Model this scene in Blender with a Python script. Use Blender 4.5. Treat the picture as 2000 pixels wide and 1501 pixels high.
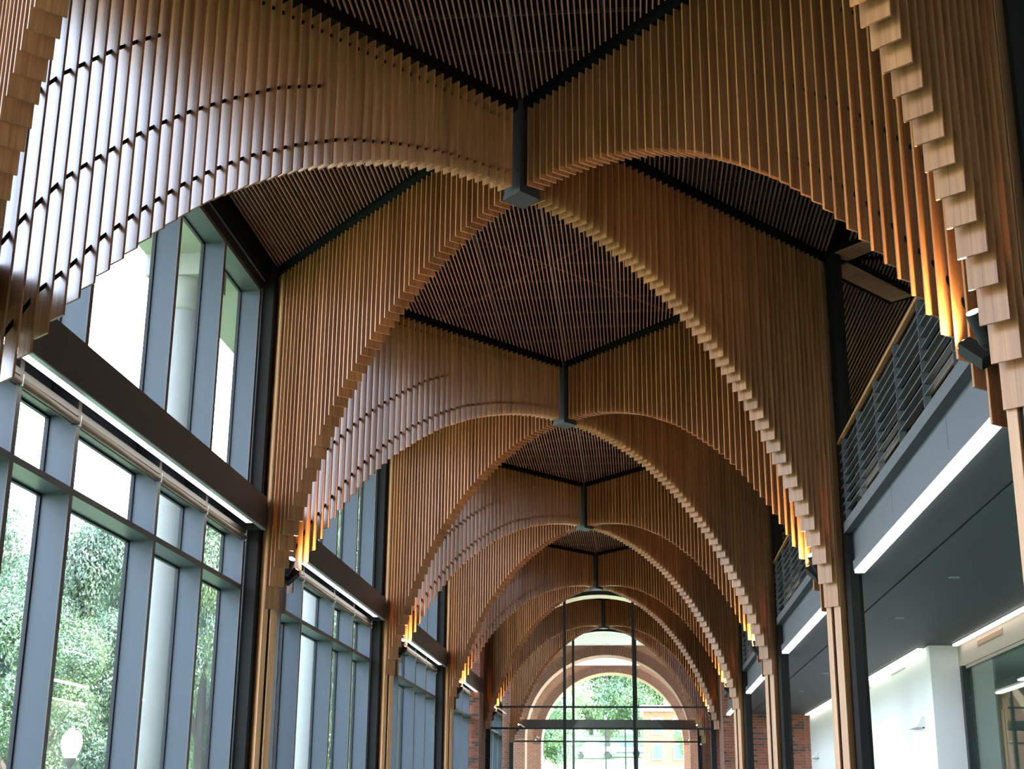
import bpy, bmesh, math, random
from mathutils import Vector, Matrix
random.seed(7)
for o in list(bpy.data.objects): bpy.data.objects.remove(o)
SC = bpy.context.scene
COL = SC.collection

# ------------------------------------------------------------------ camera, sky, sun, exposure
FPX, YAW, PITCH, ROLL = 2710.0, -0.0896, 0.29836, 0.00835
cam_d = bpy.data.cameras.new('camera'); cam = bpy.data.objects.new('camera', cam_d); COL.objects.link(cam)
cam_d.sensor_width = 36.0; cam_d.lens = 36.0 * FPX / 2000.0
cam_d.clip_start = 0.05; cam_d.clip_end = 1500
_f = Vector((math.sin(YAW)*math.cos(PITCH), math.cos(YAW)*math.cos(PITCH), math.sin(PITCH)))
_r0 = Vector((math.cos(YAW), -math.sin(YAW), 0)); _u0 = _r0.cross(_f)
_r = _r0*math.cos(ROLL) + _u0*math.sin(ROLL); _u = -_r0*math.sin(ROLL) + _u0*math.cos(ROLL)
cam.matrix_world = Matrix(((_r.x, _u.x, -_f.x, 1.14), (_r.y, _u.y, -_f.y, 0.0), (_r.z, _u.z, -_f.z, 1.65), (0, 0, 0, 1)))
SC.camera = cam

world = bpy.data.worlds.new('hazy_sky'); SC.world = world; world.use_nodes = True
wn = world.node_tree; wn.nodes.clear()
wo = wn.nodes.new('ShaderNodeOutputWorld'); wb = wn.nodes.new('ShaderNodeBackground')
tc = wn.nodes.new('ShaderNodeTexCoord'); sx = wn.nodes.new('ShaderNodeSeparateXYZ'); cr = wn.nodes.new('ShaderNodeValToRGB')
wn.links.new(tc.outputs['Generated'], sx.inputs[0]); wn.links.new(sx.outputs['Z'], cr.inputs[0])
cr.color_ramp.elements[0].position = 0.0; cr.color_ramp.elements[0].color = (0.77, 0.865, 1.0, 1)
cr.color_ramp.elements[1].position = 0.9; cr.color_ramp.elements[1].color = (0.48, 0.66, 1.0, 1)
wn.links.new(cr.outputs[0], wb.inputs[0]); wb.inputs[1].default_value = 18.0
wn.links.new(wb.outputs[0], wo.inputs[0])

sun_d = bpy.data.lights.new('sun', 'SUN'); sun = bpy.data.objects.new('sun', sun_d); COL.objects.link(sun)
sun_d.energy = 26.0; sun_d.angle = 0.01; sun_d.color = (1.0, 0.96, 0.88)
sun.rotation_euler = Vector((-0.50, 0.30, -0.80)).to_track_quat('-Z', 'Y').to_euler(); sun.location = (20, -20, 40)

vs = SC.view_settings
vs.view_transform = 'Standard'; vs.look = 'None'; vs.gamma = 1.0; vs.use_curve_mapping = False
vs.exposure = 0.0
try:
    SC.cycles.max_bounces = 7; SC.cycles.diffuse_bounces = 4; SC.cycles.glossy_bounces = 3
    SC.cycles.transmission_bounces = 6; SC.cycles.transparent_max_bounces = 16
    SC.cycles.caustics_reflective = False; SC.cycles.caustics_refractive = False
    SC.cycles.sample_clamp_indirect = 6.0
except Exception:
    pass

# ------------------------------------------------------------------ materials
def new_mat(name):
    m = bpy.data.materials.new(name); m.use_nodes = True
    nt = m.node_tree; b = nt.nodes['Principled BSDF']
    return m, nt, b
def plain(name, col, rough=0.5, metal=0.0, spec=0.5, noise=0.0, nscale=6.0, bump=0.0):
    m, nt, b = new_mat(name)
    b.inputs['Base Color'].default_value = (*col, 1); b.inputs['Roughness'].default_value = rough
    b.inputs['Metallic'].default_value = metal; b.inputs['Specular IOR Level'].default_value = spec
    if noise or bump:
        t = nt.nodes.new('ShaderNodeTexCoord'); n = nt.nodes.new('ShaderNodeTexNoise')
        n.inputs['Scale'].default_value = nscale; n.inputs['Detail'].default_value = 6
        nt.links.new(t.outputs['Object'], n.inputs['Vector'])
        if noise:
            mx = nt.nodes.new('ShaderNodeMix'); mx.data_type = 'RGBA'
            mx.inputs[6].default_value = tuple(c*(1-noise) for c in col)+(1,)
            mx.inputs[7].default_value = tuple(min(1, c*(1+noise)) for c in col)+(1,)
            nt.links.new(n.outputs['Fac'], mx.inputs[0]); nt.links.new(mx.outputs[2], b.inputs['Base Color'])
        if bump:
            bp = nt.nodes.new('ShaderNodeBump'); bp.inputs['Strength'].default_value = bump; bp.inputs['Distance'].default_value = 0.01
            nt.links.new(n.outputs['Fac'], bp.inputs['Height']); nt.links.new(bp.outputs[0], b.inputs['Normal'])
    return m
def emit(name, col, s):
    m, nt, b = new_mat(name)
    b.inputs['Base Color'].default_value = (*col, 1)
    b.inputs['Emission Color'].default_value = (*col, 1); b.inputs['Emission Strength'].default_value = s
    return m
def wood(name, c1, c2, rough=0.38, seam=True, spec=0.5, axis='Z', coat=0.0):
    """lacquered timber: long grain along the piece, piece-to-piece tint, a hairline lamination joint down the middle"""
    m, nt, b = new_mat(name)
    L = nt.links
    t = nt.nodes.new('ShaderNodeTexCoord'); oi = nt.nodes.new('ShaderNodeObjectInfo')
    mp = nt.nodes.new('ShaderNodeMapping')
    mp.inputs['Scale'].default_value = (26, 26, 0.9) if axis == 'Z' else ((26, 0.9, 26) if axis == 'Y' else (0.9, 26, 26))
    ad = nt.nodes.new('ShaderNodeVectorMath'); ad.operation = 'ADD'
    sc = nt.nodes.new('ShaderNodeVectorMath'); sc.operation = 'SCALE'; sc.inputs[0].default_value = (37.0, 17.0, 53.0)
    L.new(oi.outputs['Random'], sc.inputs['Scale'])
    L.new(t.outputs['Object'], mp.inputs['Vector']); L.new(mp.outputs[0], ad.inputs[0]); L.new(sc.outputs[0], ad.inputs[1])
    n = nt.nodes.new('ShaderNodeTexNoise'); n.inputs['Scale'].default_value = 1.0; n.inputs['Detail'].default_value = 5; n.inputs['Distortion'].default_value = 0.6
    L.new(ad.outputs[0], n.inputs['Vector'])
    rp = nt.nodes.new('ShaderNodeMapRange'); rp.inputs[1].default_value = 0.3; rp.inputs[2].default_value = 0.72
    L.new(n.outputs['Fac'], rp.inputs[0])
    mx = nt.nodes.new('ShaderNodeMix'); mx.data_type = 'RGBA'
    mx.inputs[6].default_value = (*c1, 1); mx.inputs[7].default_value = (*c2, 1)
    L.new(rp.outputs[0], mx.inputs[0])
    hv = nt.nodes.new('ShaderNodeHueSaturation')
    vr = nt.nodes.new('ShaderNodeMapRange'); vr.inputs[3].default_value = 0.86; vr.inputs[4].default_value = 1.14
    L.new(oi.outputs['Random'], vr.inputs[0]); L.new(vr.outputs[0], hv.inputs['Value'])
    L.new(mx.outputs[2], hv.inputs['Color'])
    out = hv.outputs[0]
    if seam:
        sp = nt.nodes.new('ShaderNodeSeparateXYZ'); L.new(t.outputs['Object'], sp.inputs[0])
        ab = nt.nodes.new('ShaderNodeMath'); ab.operation = 'ABSOLUTE'; L.new(sp.outputs['Y'], ab.inputs[0])
        lt = nt.nodes.new('ShaderNodeMath'); lt.operation = 'LESS_THAN'; lt.inputs[1].default_value = 0.0012; L.new(ab.outputs[0], lt.inputs[0])
        m2 = nt.nodes.new('ShaderNodeMix'); m2.data_type = 'RGBA'
        m2.inputs[7].default_value = tuple(c*0.45 for c in c1)+(1,)
        L.new(lt.outputs[0], m2.inputs[0]); L.new(out, m2.inputs[6]); out = m2.outputs[2]
    L.new(out, b.inputs['Base Color'])
    b.inputs['Roughness'].default_value = rough; b.inputs['Specular IOR Level'].default_value = spec
    b.inputs['Coat Weight'].default_value = coat; b.inputs['Coat Roughness'].default_value = 0.25
    bp = nt.nodes.new('ShaderNodeBump'); bp.inputs['Strength'].default_value = 0.06; bp.inputs['Distance'].default_value = 0.004
    L.new(n.outputs['Fac'], bp.inputs['Height']); L.new(bp.outputs[0], b.inputs['Normal'])
    return m
def brickwork(name, reds, dark, mortar):
    """running-bond brick for surfaces whose single bricks are too small in view to build"""
    m, nt, b = new_mat(name); L = nt.links
    t = nt.nodes.new('ShaderNodeTexCoord'); sp = nt.nodes.new('ShaderNodeSeparateXYZ'); L.new(t.outputs['Object'], sp.inputs[0])
    sn = nt.nodes.new('ShaderNodeSeparateXYZ'); L.new(t.outputs['Normal'], sn.inputs[0])
    ab = nt.nodes.new('ShaderNodeMath'); ab.operation = 'ABSOLUTE'; L.new(sn.outputs['X'], ab.inputs[0])
    gt = nt.nodes.new('ShaderNodeMath'); gt.operation = 'GREATER_THAN'; gt.inputs[1].default_value = 0.6; L.new(ab.outputs[0], gt.inputs[0])
    mx = nt.nodes.new('ShaderNodeMix'); L.new(gt.outputs[0], mx.inputs[0]); L.new(sp.outputs['X'], mx.inputs[2]); L.new(sp.outputs['Y'], mx.inputs[3])
    cb = nt.nodes.new('ShaderNodeCombineXYZ'); L.new(mx.outputs[0], cb.inputs[0]); L.new(sp.outputs['Z'], cb.inputs[1])
    bt = nt.nodes.new('ShaderNodeTexBrick'); L.new(cb.outputs[0], bt.inputs['Vector'])
    bt.inputs['Scale'].default_value = 1.0; bt.inputs['Brick Width'].default_value = 0.206; bt.inputs['Row Height'].default_value = 0.0825
    bt.inputs['Mortar Size'].default_value = 0.006; bt.inputs['Color1'].default_value = (*reds, 1); bt.inputs['Color2'].default_value = (*dark, 1)
    bt.inputs['Mortar'].default_value = (*mortar, 1); bt.inputs['Bias'].default_value = -0.35
    L.new(bt.outputs['Color'], b.inputs['Base Color']); b.inputs['Roughness'].default_value = 0.85
    bp = nt.nodes.new('ShaderNodeBump'); bp.inputs['Strength'].default_value = 0.5; bp.inputs['Distance'].default_value = 0.006; bp.invert = True
    L.new(bt.outputs['Fac'], bp.inputs['Height']); L.new(bp.outputs[0], b.inputs['Normal'])
    return m
def glass(name, tint, refl=1.0):
    m = bpy.data.materials.new(name); m.use_nodes = True; nt = m.node_tree; nt.nodes.clear(); L = nt.links
    o = nt.nodes.new('ShaderNodeOutputMaterial'); mx = nt.nodes.new('ShaderNodeMixShader')
    tr = nt.nodes.new('ShaderNodeBsdfTransparent'); tr.inputs[0].default_value = (*tint, 1)
    gl = nt.nodes.new('ShaderNodeBsdfGlossy'); gl.inputs['Roughness'].default_value = 0.01; gl.inputs[0].default_value = (refl, refl, refl, 1)
    fr = nt.nodes.new('ShaderNodeFresnel'); ge = nt.nodes.new('ShaderNodeNewGeometry')
    mr = nt.nodes.new('ShaderNodeMapRange'); mr.inputs[3].default_value = 1.5; mr.inputs[4].default_value = 1/1.5
    L.new(ge.outputs['Backfacing'], mr.inputs[0]); L.new(mr.outputs[0], fr.inputs['IOR'])
    L.new(fr.outputs[0], mx.inputs[0]); L.new(tr.outputs[0], mx.inputs[1]); L.new(gl.outputs[0], mx.inputs[2]); L.new(mx.outputs[0], o.inputs[0])
    return m
def leafmat(name, c1, c2):
    m = bpy.data.materials.new(name); m.use_nodes = True; nt = m.node_tree; nt.nodes.clear(); L = nt.links
    o = nt.nodes.new('ShaderNodeOutputMaterial'); mx = nt.nodes.new('ShaderNodeMixShader'); mx.inputs[0].default_value = 0.35
    d = nt.nodes.new('ShaderNodeBsdfDiffuse'); t = nt.nodes.new('ShaderNodeBsdfTranslucent')
    tc = nt.nodes.new('ShaderNodeTexCoord'); n = nt.nodes.new('ShaderNodeTexNoise'); n.inputs['Scale'].default_value = 1.3; n.inputs['Detail'].default_value = 3
    L.new(tc.outputs['Object'], n.inputs['Vector'])
    rp = nt.nodes.new('ShaderNodeValToRGB'); rp.color_ramp.elements[0].position = 0.35; rp.color_ramp.elements[1].position = 0.65
    rp.color_ramp.elements[0].color = (*c1, 1); rp.color_ramp.elements[1].color = (*c2, 1)
    L.new(n.outputs['Fac'], rp.inputs[0]); L.new(rp.outputs[0], d.inputs[0]); L.new(rp.outputs[0], t.inputs[0])
    L.new(d.outputs[0], mx.inputs[1]); L.new(t.outputs[0], mx.inputs[2])
    g = nt.nodes.new('ShaderNodeBsdfGlossy'); g.inputs['Roughness'].default_value = 0.38; m2 = nt.nodes.new('ShaderNodeMixShader'); m2.inputs[0].default_value = 0.07
    L.new(mx.outputs[0], m2.inputs[1]); L.new(g.outputs[0], m2.inputs[2]); L.new(m2.outputs[0], o.inputs[0])
    return m

M = {}
M['rib'] = wood('rib_timber', (0.212, 0.085, 0.031), (0.365, 0.163, 0.063), rough=0.38, spec=0.36, coat=0.08)
M['leg'] = wood('leg_timber', (0.36, 0.165, 0.070), (0.50, 0.26, 0.12), rough=0.4, seam=False)
M['slat'] = wood('ceiling_timber', (0.17, 0.080, 0.050), (0.27, 0.14, 0.095), rough=0.45, seam=False, axis='Y')
M['rail_wood'] = wood('handrail_timber', (0.30, 0.13, 0.045), (0.42, 0.20, 0.08), rough=0.35, seam=False, axis='Y')
M['black'] = plain('black_steel', (0.004, 0.004, 0.004), 0.8, spec=0.05)
M['post'] = plain('post_steel', (0.022, 0.025, 0.027), 0.5, spec=0.3)
M['column'] = plain('column_cladding', (0.013, 0.012, 0.011), 0.6, spec=0.12)
M['header'] = plain('header_bronze', (0.040, 0.035, 0.033), 0.42, spec=0.45, noise=0.08, nscale=2)
M['alu'] = plain('mullion_grey', (0.050, 0.062, 0.078), 0.45, spec=0.28)
M['alu_front'] = plain('mullion_bronze', (0.075, 0.062, 0.056), 0.45, spec=0.4)
M['gasket'] = plain('gasket_rubber', (0.012, 0.013, 0.016), 0.6, spec=0.3)
M['alu_light'] = plain('trim_aluminium', (0.36, 0.42, 0.42), 0.35, metal=0.2)
M['shade'] = plain('shade_fabric', (0.15, 0.09, 0.065), 0.65)
M['glass'] = glass('window_glass', (0.965, 0.967, 0.967))
M['glass_clear'] = glass('clear_glass', (0.95, 0.98, 0.965))
M['glass_teal'] = glass('shop_glass', (0.80, 0.93, 0.89))
M['deck'] = plain('deck_black', (0.004, 0.004, 0.0045), 0.9, spec=0.1)
M['conduit'] = plain('conduit_grey', (0.13, 0.14, 0.165), 0.5)
M['conduit_dark'] = plain('rail_dark_grey', (0.018, 0.0185, 0.020), 0.6)
M['rod'] = plain('red_brown_rod', (0.05, 0.018, 0.014), 0.6)
M['fascia'] = plain('fascia_panel', (0.064, 0.067, 0.080), 0.5, noise=0.05, nscale=1.5)
M['edge'] = plain('slab_edge_steel', (0.056, 0.058, 0.065), 0.55, noise=0.07, nscale=9)
M['soffit'] = plain('dark_soffit', (0.072, 0.074, 0.077), 0.6, spec=0.3, noise=0.04, nscale=3)
M['joint'] = plain('dark_joint', (0.015, 0.016, 0.017), 0.8)
M['white'] = plain('white_plaster', (0.80, 0.79, 0.785), 0.7, spec=0.3)
M['cream'] = plain('cream_plaster', (0.86, 0.82, 0.72), 0.8)
M['bulk'] = plain('bulkhead_led_tint', (0.36, 0.285, 0.245), 0.7)  # pink cast of the LED strips is put into this colour
M['grille'] = plain('grille_copper', (0.42, 0.26, 0.19), 0.6)
M['led'] = emit('led_white', (1.0, 0.95, 0.86), 7.0)
M['led_wall'] = emit('led_wall', (1.0, 0.94, 0.84), 5.0)
M['led_dim'] = emit('led_warm', (1.0, 0.93, 0.80), 2.6)
M['lens'] = emit('spot_lens', (1.0, 0.86, 0.62), 22.0)
M['floor'] = plain('terrazzo', (0.20, 0.188, 0.175), 0.35, noise=0.12, nscale=40)
M['stone'] = plain('limestone', (0.27, 0.265, 0.235), 0.8, noise=0.06, nscale=4)
M['brick'] = brickwork('brick_wall', (0.30, 0.095, 0.055), (0.12, 0.052, 0.040), (0.34, 0.25, 0.19))
M['brick_out'] = brickwork('brick_outer', (0.27, 0.098, 0.056), (0.16, 0.065, 0.042), (0.36, 0.25, 0.18))
M['brick_a'] = plain('brick_red', (0.22, 0.066, 0.040), 0.85, noise=0.25, nscale=18, bump=0.3)
M['brick_b'] = plain('brick_orange', (0.27, 0.092, 0.052), 0.85, noise=0.25, nscale=18, bump=0.3)
M['brick_c'] = plain('brick_dark', (0.060, 0.040, 0.034), 0.8, noise=0.3, nscale=18, bump=0.3)
M['mortar'] = plain('mortar_tan', (0.34, 0.25, 0.185), 0.9, noise=0.1, nscale=30)
M['voussoir'] = plain('voussoir_brick', (0.13, 0.055, 0.038), 0.85, noise=0.25, nscale=10)
M['mortar_pink'] = plain('arch_reveal', (0.45, 0.26, 0.18), 0.85, noise=0.08, nscale=20)
M['shop_wall'] = plain('shop_wall_green', (0.80, 0.86, 0.81), 0.7)
M['shop_teal'] = plain('shop_panel_teal', (0.55, 0.76, 0.72), 0.6)
M['shop_dark'] = plain('shop_cabinet', (0.20, 0.22, 0.22), 0.6)
M['leaf'] = leafmat('leaves_green', (0.052, 0.102, 0.055), (0.145, 0.225, 0.095))
M['leaf2'] = leafmat('leaves_light', (0.085, 0.145, 0.070), (0.22, 0.30, 0.12))
M['leaf3'] = leafmat('leaves_hazed', (0.14, 0.22, 0.12), (0.36, 0.45, 0.24))  # haze and overexposure of the far view lightened into the leaf colour
M['bark'] = plain('bark', (0.10, 0.08, 0.06), 0.9, noise=0.3, nscale=12, bump=0.6)
M['grass'] = plain('lawn', (0.26, 0.34, 0.15), 0.9, noise=0.25, nscale=0.6)
M['paving'] = plain('paving', (0.50, 0.48, 0.44), 0.8, noise=0.1, nscale=3)
M['globe'] = plain('lamp_globe', (0.92, 0.92, 0.90), 0.35)
M['bright_metal'] = plain('satin_white_metal', (0.90, 0.90, 0.90), 0.4)
M['iron'] = plain('cast_iron', (0.010, 0.010, 0.010), 0.6, spec=0.2)
M['roof'] = plain('pale_roof', (0.75, 0.75, 0.74), 0.7)
M['pane_far'] = plain('far_window', (0.10, 0.13, 0.15), 0.15)
M['car_silver'] = plain('car_silver', (0.62, 0.66, 0.70), 0.3, metal=0.4)
M['car_blue'] = plain('car_pale_blue', (0.42, 0.52, 0.62), 0.3, metal=0.3)
M['tyre'] = plain('tyre', (0.02, 0.02, 0.02), 0.8)

# ------------------------------------------------------------------ mesh helpers
class MB:
    def __init__(s): s.v = []; s.f = []
    def add(s, vs, fs):
        k = len(s.v); s.v += [tuple(p) for p in vs]; s.f += [tuple(i+k for i in f) for f in fs]; return s
    def box(s, x0, x1, y0, y1, z0, z1):
        return s.add([(x0,y0,z0),(x1,y0,z0),(x1,y1,z0),(x0,y1,z0),(x0,y0,z1),(x1,y0,z1),(x1,y1,z1),(x0,y1,z1)],
                     [(3,2,1,0),(4,5,6,7),(0,1,5,4),(1,2,6,5),(2,3,7,6),(3,0,4,7)])
    def prism(s, poly, z0, z1):                       # poly: CCW list of (x, y)
        n = len(poly)
        vs = [(x,y,z0) for x,y in poly] + [(x,y,z1) for x,y in poly]
        fs = [tuple(range(n-1,-1,-1)), tuple(range(n,2*n))] + [(i,(i+1)%n,n+(i+1)%n,n+i) for i in range(n)]
        return s.add(vs, fs)
    def chamfer_box(s, x0, x1, y0, y1, z0, z1, c):    # chamfered upright edges
        return s.prism([(x0+c,y0),(x1-c,y0),(x1,y0+c),(x1,y1-c),(x1-c,y1),(x0+c,y1),(x0,y1-c),(x0,y0+c)], z0, z1)
    def cbox(s, x0, x1, y0, y1, z0, z1, c):           # box with every edge chamfered
        def ring(d, z): return [(x0+d,y0+d,z),(x1-d,y0+d,z),(x1-d,y1-d,z),(x0+d,y1-d,z)]
        vs = ring(c,z0)+ring(0,z0+c)+ring(0,z1-c)+ring(c,z1)
        fs = [(3,2,1,0),(12,13,14,15)]
        for a in (0,4,8):
            for i in range(4): fs.append((a+i, a+(i+1)%4, a+4+(i+1)%4, a+4+i))
        return s.add(vs, fs)
    def tube(s, pts, r, n=8, cap=True):
        pts = [Vector(p) for p in pts]; rings = []
        for i, p in enumerate(pts):
            d = (pts[min(i+1,len(pts)-1)] - pts[max(i-1,0)]).normalized()
            a = d.cross(Vector((0,0,1)) if abs(d.z) < 0.9 else Vector((1,0,0))).normalized(); b = d.cross(a)
            rr = r[i] if isinstance(r, (list, tuple)) else r
            rings.append([p + (a*math.cos(2*math.pi*j/n) + b*math.sin(2*math.pi*j/n))*rr for j in range(n)])
        vs = [v for g in rings for v in g]; fs = []
        for i in range(len(pts)-1):
            for j in range(n):
                fs.append((i*n+j, i*n+(j+1)%n, (i+1)*n+(j+1)%n, (i+1)*n+j))
        if cap: fs += [tuple(range(n-1,-1,-1)), tuple(range((len(pts)-1)*n, len(pts)*n))]
        return s.add(vs, fs)
    def lathe(s, prof, n=20, c=(0,0,0)):              # prof: [(r, z)]
        vs = [(c[0]+r*math.cos(2*math.pi*j/n), c[1]+r*math.sin(2*math.pi*j/n), c[2]+z) for r, z in prof for j in range(n)]
        fs = [(i*n+j, i*n+(j+1)%n, (i+1)*n+(j+1)%n, (i+1)*n+j) for i in range(len(prof)-1) for j in range(n)]
        fs += [tuple(range(n-1,-1,-1)), tuple(range((len(prof)-1)*n, len(prof)*n))]
        return s.add(vs, fs)
    def mesh(s, name, mat, smooth=False):
        me = bpy.data.meshes.new(name); me.from_pydata(s.v, [], s.f); me.update()
        bm = bmesh.new(); bm.from_mesh(me); bmesh.ops.recalc_face_normals(bm, faces=bm.faces); bm.to_mesh(me); bm.free()
        me.materials.append(mat)
        if smooth: me.polygons.foreach_set('use_smooth', [True]*len(me.polygons))
        return me
    def build(s, name, mat, parent=None, loc=(0,0,0), smooth=False):
        return place(s.mesh(name, mat, smooth), name, parent, loc)
def place(me, name, parent=None, loc=(0,0,0), rz=0.0):
    o = bpy.data.objects.new(name, me); COL.objects.link(o); o.location = loc
    if rz: o.rotation_euler = (0,0,rz)
    if parent: o.parent = parent
    return o
def tag(o, label=None, cat=None, group=None, kind=None):
    if label: o['label'] = label
    if cat: o['category'] = cat
    if group: o['group'] = group
    if kind: o['kind'] = kind
    return o
def empty(name, loc=(0,0,0), rz=0.0):
    o = bpy.data.objects.new(name, None); COL.objects.link(o); o.location = loc; o.rotation_euler = (0,0,rz); o.empty_display_size = 0.2
    return o
def copy_tree(o, parent=None):
    c = o.copy(); COL.objects.link(c); c.parent = parent
    for ch in list(o.children): copy_tree(ch, c)
    return c
ORD = ['first', 'second', 'third', 'fourth', 'fifth', 'sixth']

# ------------------------------------------------------------------ key dimensions
BAY = 9.144
D0 = 13.666                    # distance of the first ceiling post
UX, UY = 0.6424, 0.7664        # plan direction of a rib
YC0 = D0 + BAY/2               # first visible column line
ZTOP = 8.92
def yc(k): return YC0 + BAY*k

# ------------------------------------------------------------------ structure: floor, roof deck, walls
fl = MB().box(-4.3, 10.2, -3, 55.0, -0.25, 0.0).build('floor', M['floor']); tag(fl, kind='structure')
ce = MB().box(-4.35, 10.4, -3, 55.0, 9.75, 9.95).build('ceiling', M['deck']); tag(ce, kind='structure')
wb_ = MB().box(-4.35, 10.4, -3.3, -3.0, 0, 9.95).build('wall_back', M['white']); tag(wb_, kind='structure')
wr = MB().box(10.2, 10.4, -3, 55.0, 0, 9.75).build('wall_right', M['white']); tag(wr, kind='structure')

# lower ceiling under the balcony: two rows of boards with an open joint
cl = empty('ceiling_lower'); tag(cl, kind='structure')
MB().box(3.99, 4.585, -2.9, 44.3, 4.57, 4.75).build('soffit_panel', M['soffit'], cl)
MB().box(4.615, 9.0, -2.9, 44.3, 4.57, 4.75).build('soffit_panel', M['soffit'], cl)
MB().box(4.585, 4.615, -2.9, 44.3, 4.60, 4.75).build('soffit_joint', M['joint'], cl)
fu = MB().box(4.0, 10.2, -2.9, 44.3, 5.10, 5.22).build('floor_upper', M['edge']); tag(fu, kind='structure')

# white walls at the back of the lower gallery
w1 = MB().box(6.40, 6.60, 26.10, 44.3, 0, 4.57).box(6.40, 6.93, 25.85, 26.10, 0, 4.57).build('wall_white', M['white']); tag(w1, kind='structure')
w2 = empty('wall_bulkhead'); tag(w2, kind='structure')
MB().box(6.90, 7.15, -2.9, 25.85, 4.17, 4.57).build('bulkhead', M['bulk'], w2)

def brick_pier(name, x0, x1, y0, y1, z0, z1, cols, mat='brick'):
    o = MB().box(x0, x1, y0, y1, z0, z1).build(name, M[mat]); tag(o, kind='structure')
    for bx0, bx1, bz0, bz1 in cols: MB().box(bx0-0.008, bx1+0.008, y0-0.003, y0+0.01, bz0-0.008, bz1+0.004).build('mortar_bed', M['mortar'], o)
    ms = [MB().cbox(-0.098, 0.098, -0.011, 0.010, -0.035, 0.035, 0.003).mesh('brick', M[k]) for k in ('brick_a','brick_b','brick_c')]
    hs = [MB().cbox(-0.046, 0.046, -0.008, 0.010, -0.036, 0.036, 0.003).mesh('brick', M[k]) for k in ('brick_a','brick_b','brick_c')]
    for bx0, bx1, bz0, bz1 in cols:
        row = 0; z = bz0
        while z + 0.0825 <= bz1 + 1e-6:
            x = bx0 + (0.0 if row % 2 else -0.103)
            while x < bx1 - 0.02:
                k = random.choices((0,1,2), (0.50,0.24,0.26))[0]
                if x < bx0 - 0.01:   cx, me = x+0.103+0.0515, hs[k]
                elif x + 0.206 > bx1 + 0.01: cx, me = x+0.0515, hs[k]
                else: cx, me = x+0.103, ms[k]
                place(me, 'brick', o, (cx, y0, z+0.041))
                x += 0.206
            row += 1; z += 0.0825
    return o
brick_pier('wall_brick_right', 3.76, 10.2, 44.30, 46.30, 0, 9.75, [(3.766, 6.238, 3.05, 4.54)])
brick_pier('wall_brick_left', -4.60, -3.76, 44.05, 46.30, 0, 9.75, [(-4.178, -3.766, 2.9, 6.2)])
brick_pier('wall_vestibule_left', -5.0, -3.70, 55.02, 55.5, 0, 9.75, [])
brick_pier('wall_vestibule_right', 3.50, 6.0, 55.02, 55.5, 0, 9.75, [])
vr_ = MB().box(4.4, 4.6, 46.3, 53.3, 0, 9.75).build('wall_vestibule_side', M['brick']); tag(vr_, kind='structure')

# ------------------------------------------------------------------ timber rib (quarter vault): one is built, the rest are copies
ARCH = [(0.0,8.0),(0.25,7.997),(0.37,7.994),(0.475,7.991),(0.59,7.983),(0.7,7.972),(0.8,7.959),(0.91,7.944),(1.02,7.928),(1.13,7.908),(1.24,7.886),(1.35,7.862),
 (1.46,7.836),(1.57,7.806),(1.69,7.775),(1.8,7.744),(1.91,7.709),(2.02,7.672),(2.13,7.634),(2.23,7.596),(2.35,7.546),(2.45,7.50),(2.56,7.45),(2.68,7.40),(2.8,7.343),
 (2.91,7.288),(3.01,7.228),(3.12,7.161),(3.235,7.091),(3.34,7.02),(3.45,6.943),(3.57,6.863),(3.69,6.782),(3.8,6.698),(3.915,6.606),(4.02,6.511),(4.13,6.411),
 (4.245,6.306),(4.35,6.196),(4.46,6.08),(4.56,5.962),(4.68,5.83),(4.79,5.70),(4.9,5.555),(5.01,5.40),(5.12,5.232),(5.235,5.05),(5.35,4.86),(5.46,4.64),(5.57,4.41),(5.66,4.17)]
def interp(tab, s):
    for (a, za), (b, zb) in zip(tab, tab[1:]):
        if a <= s <= b: return za + (zb-za)*(s-a)/(b-a)
    return tab[0][1] if s < tab[0][0] else tab[-1][1]
ROD_LOW = [(0.2,8.19),(1.0,8.12),(1.7,7.99),(2.33,7.81),(2.54,7.728),(2.77,7.618),(2.994,7.51),(3.213,7.379),(3.442,7.246),(3.657,7.095),(3.894,6.915),(4.116,6.728),
 (4.342,6.511),(4.58,6.268),(4.796,6.034),(5.033,5.722),(5.276,5.44),(5.504,5.03),(5.61,4.80)]
ROD_MID = [(2.72,8.23),(2.994,8.114),(3.23,8.005),(3.455,7.862),(3.681,7.722),(3.907,7.564),(4.136,7.401),(4.36,7.219),(4.585,7.02),(4.798,6.807),(4.964,6.642),(5.164,6.43),(5.356,6.153),(5.497,5.93),(5.61,5.73)]
ROD_HIGH = [(4.45,8.03),(4.6,7.921),(4.824,7.74),(5.046,7.534),(5.273,7.32),(5.49,7.05),(5.612,6.93)]
ROD_TOP = [(0.2,8.81),(5.62,8.81)]
BW, BT = 0.106, 0.0095          # half width and half thickness of a board
LEG_Z0, LEG_Z1 = 0.0, 8.90
board_meshes = []
N_B = 49
for i in range(N_B):
    s = 0.255 + 0.1126*i
    zb = interp(ARCH, s)
    board_meshes.append((s, MB().chamfer_box(-BT, BT, -BW, BW, zb, ZTOP, 0.003).mesh('slat', M['rib'])))
rod_meshes = [MB().tube([(s, 0, z) for s, z in t], 0.017, 6).mesh('connecting_rod', M['black']) for t in (ROD_LOW, ROD_MID, ROD_HIGH, ROD_TOP)]
beam_mesh = MB().box(0.15, 5.95, -0.095, 0.095, 8.93, 9.12).mesh('head_beam', M['black'])
leg_mesh = MB()
leg_mesh.chamfer_box(5.690, 5.86, -0.106, -0.008, LEG_Z0, LEG_Z1, 0.004)
leg_mesh.chamfer_box(5.690, 5.86, 0.030, 0.106, LEG_Z0, LEG_Z1, 0.004)
leg_mesh = leg_mesh.mesh('leg', M['leg'])
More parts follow.
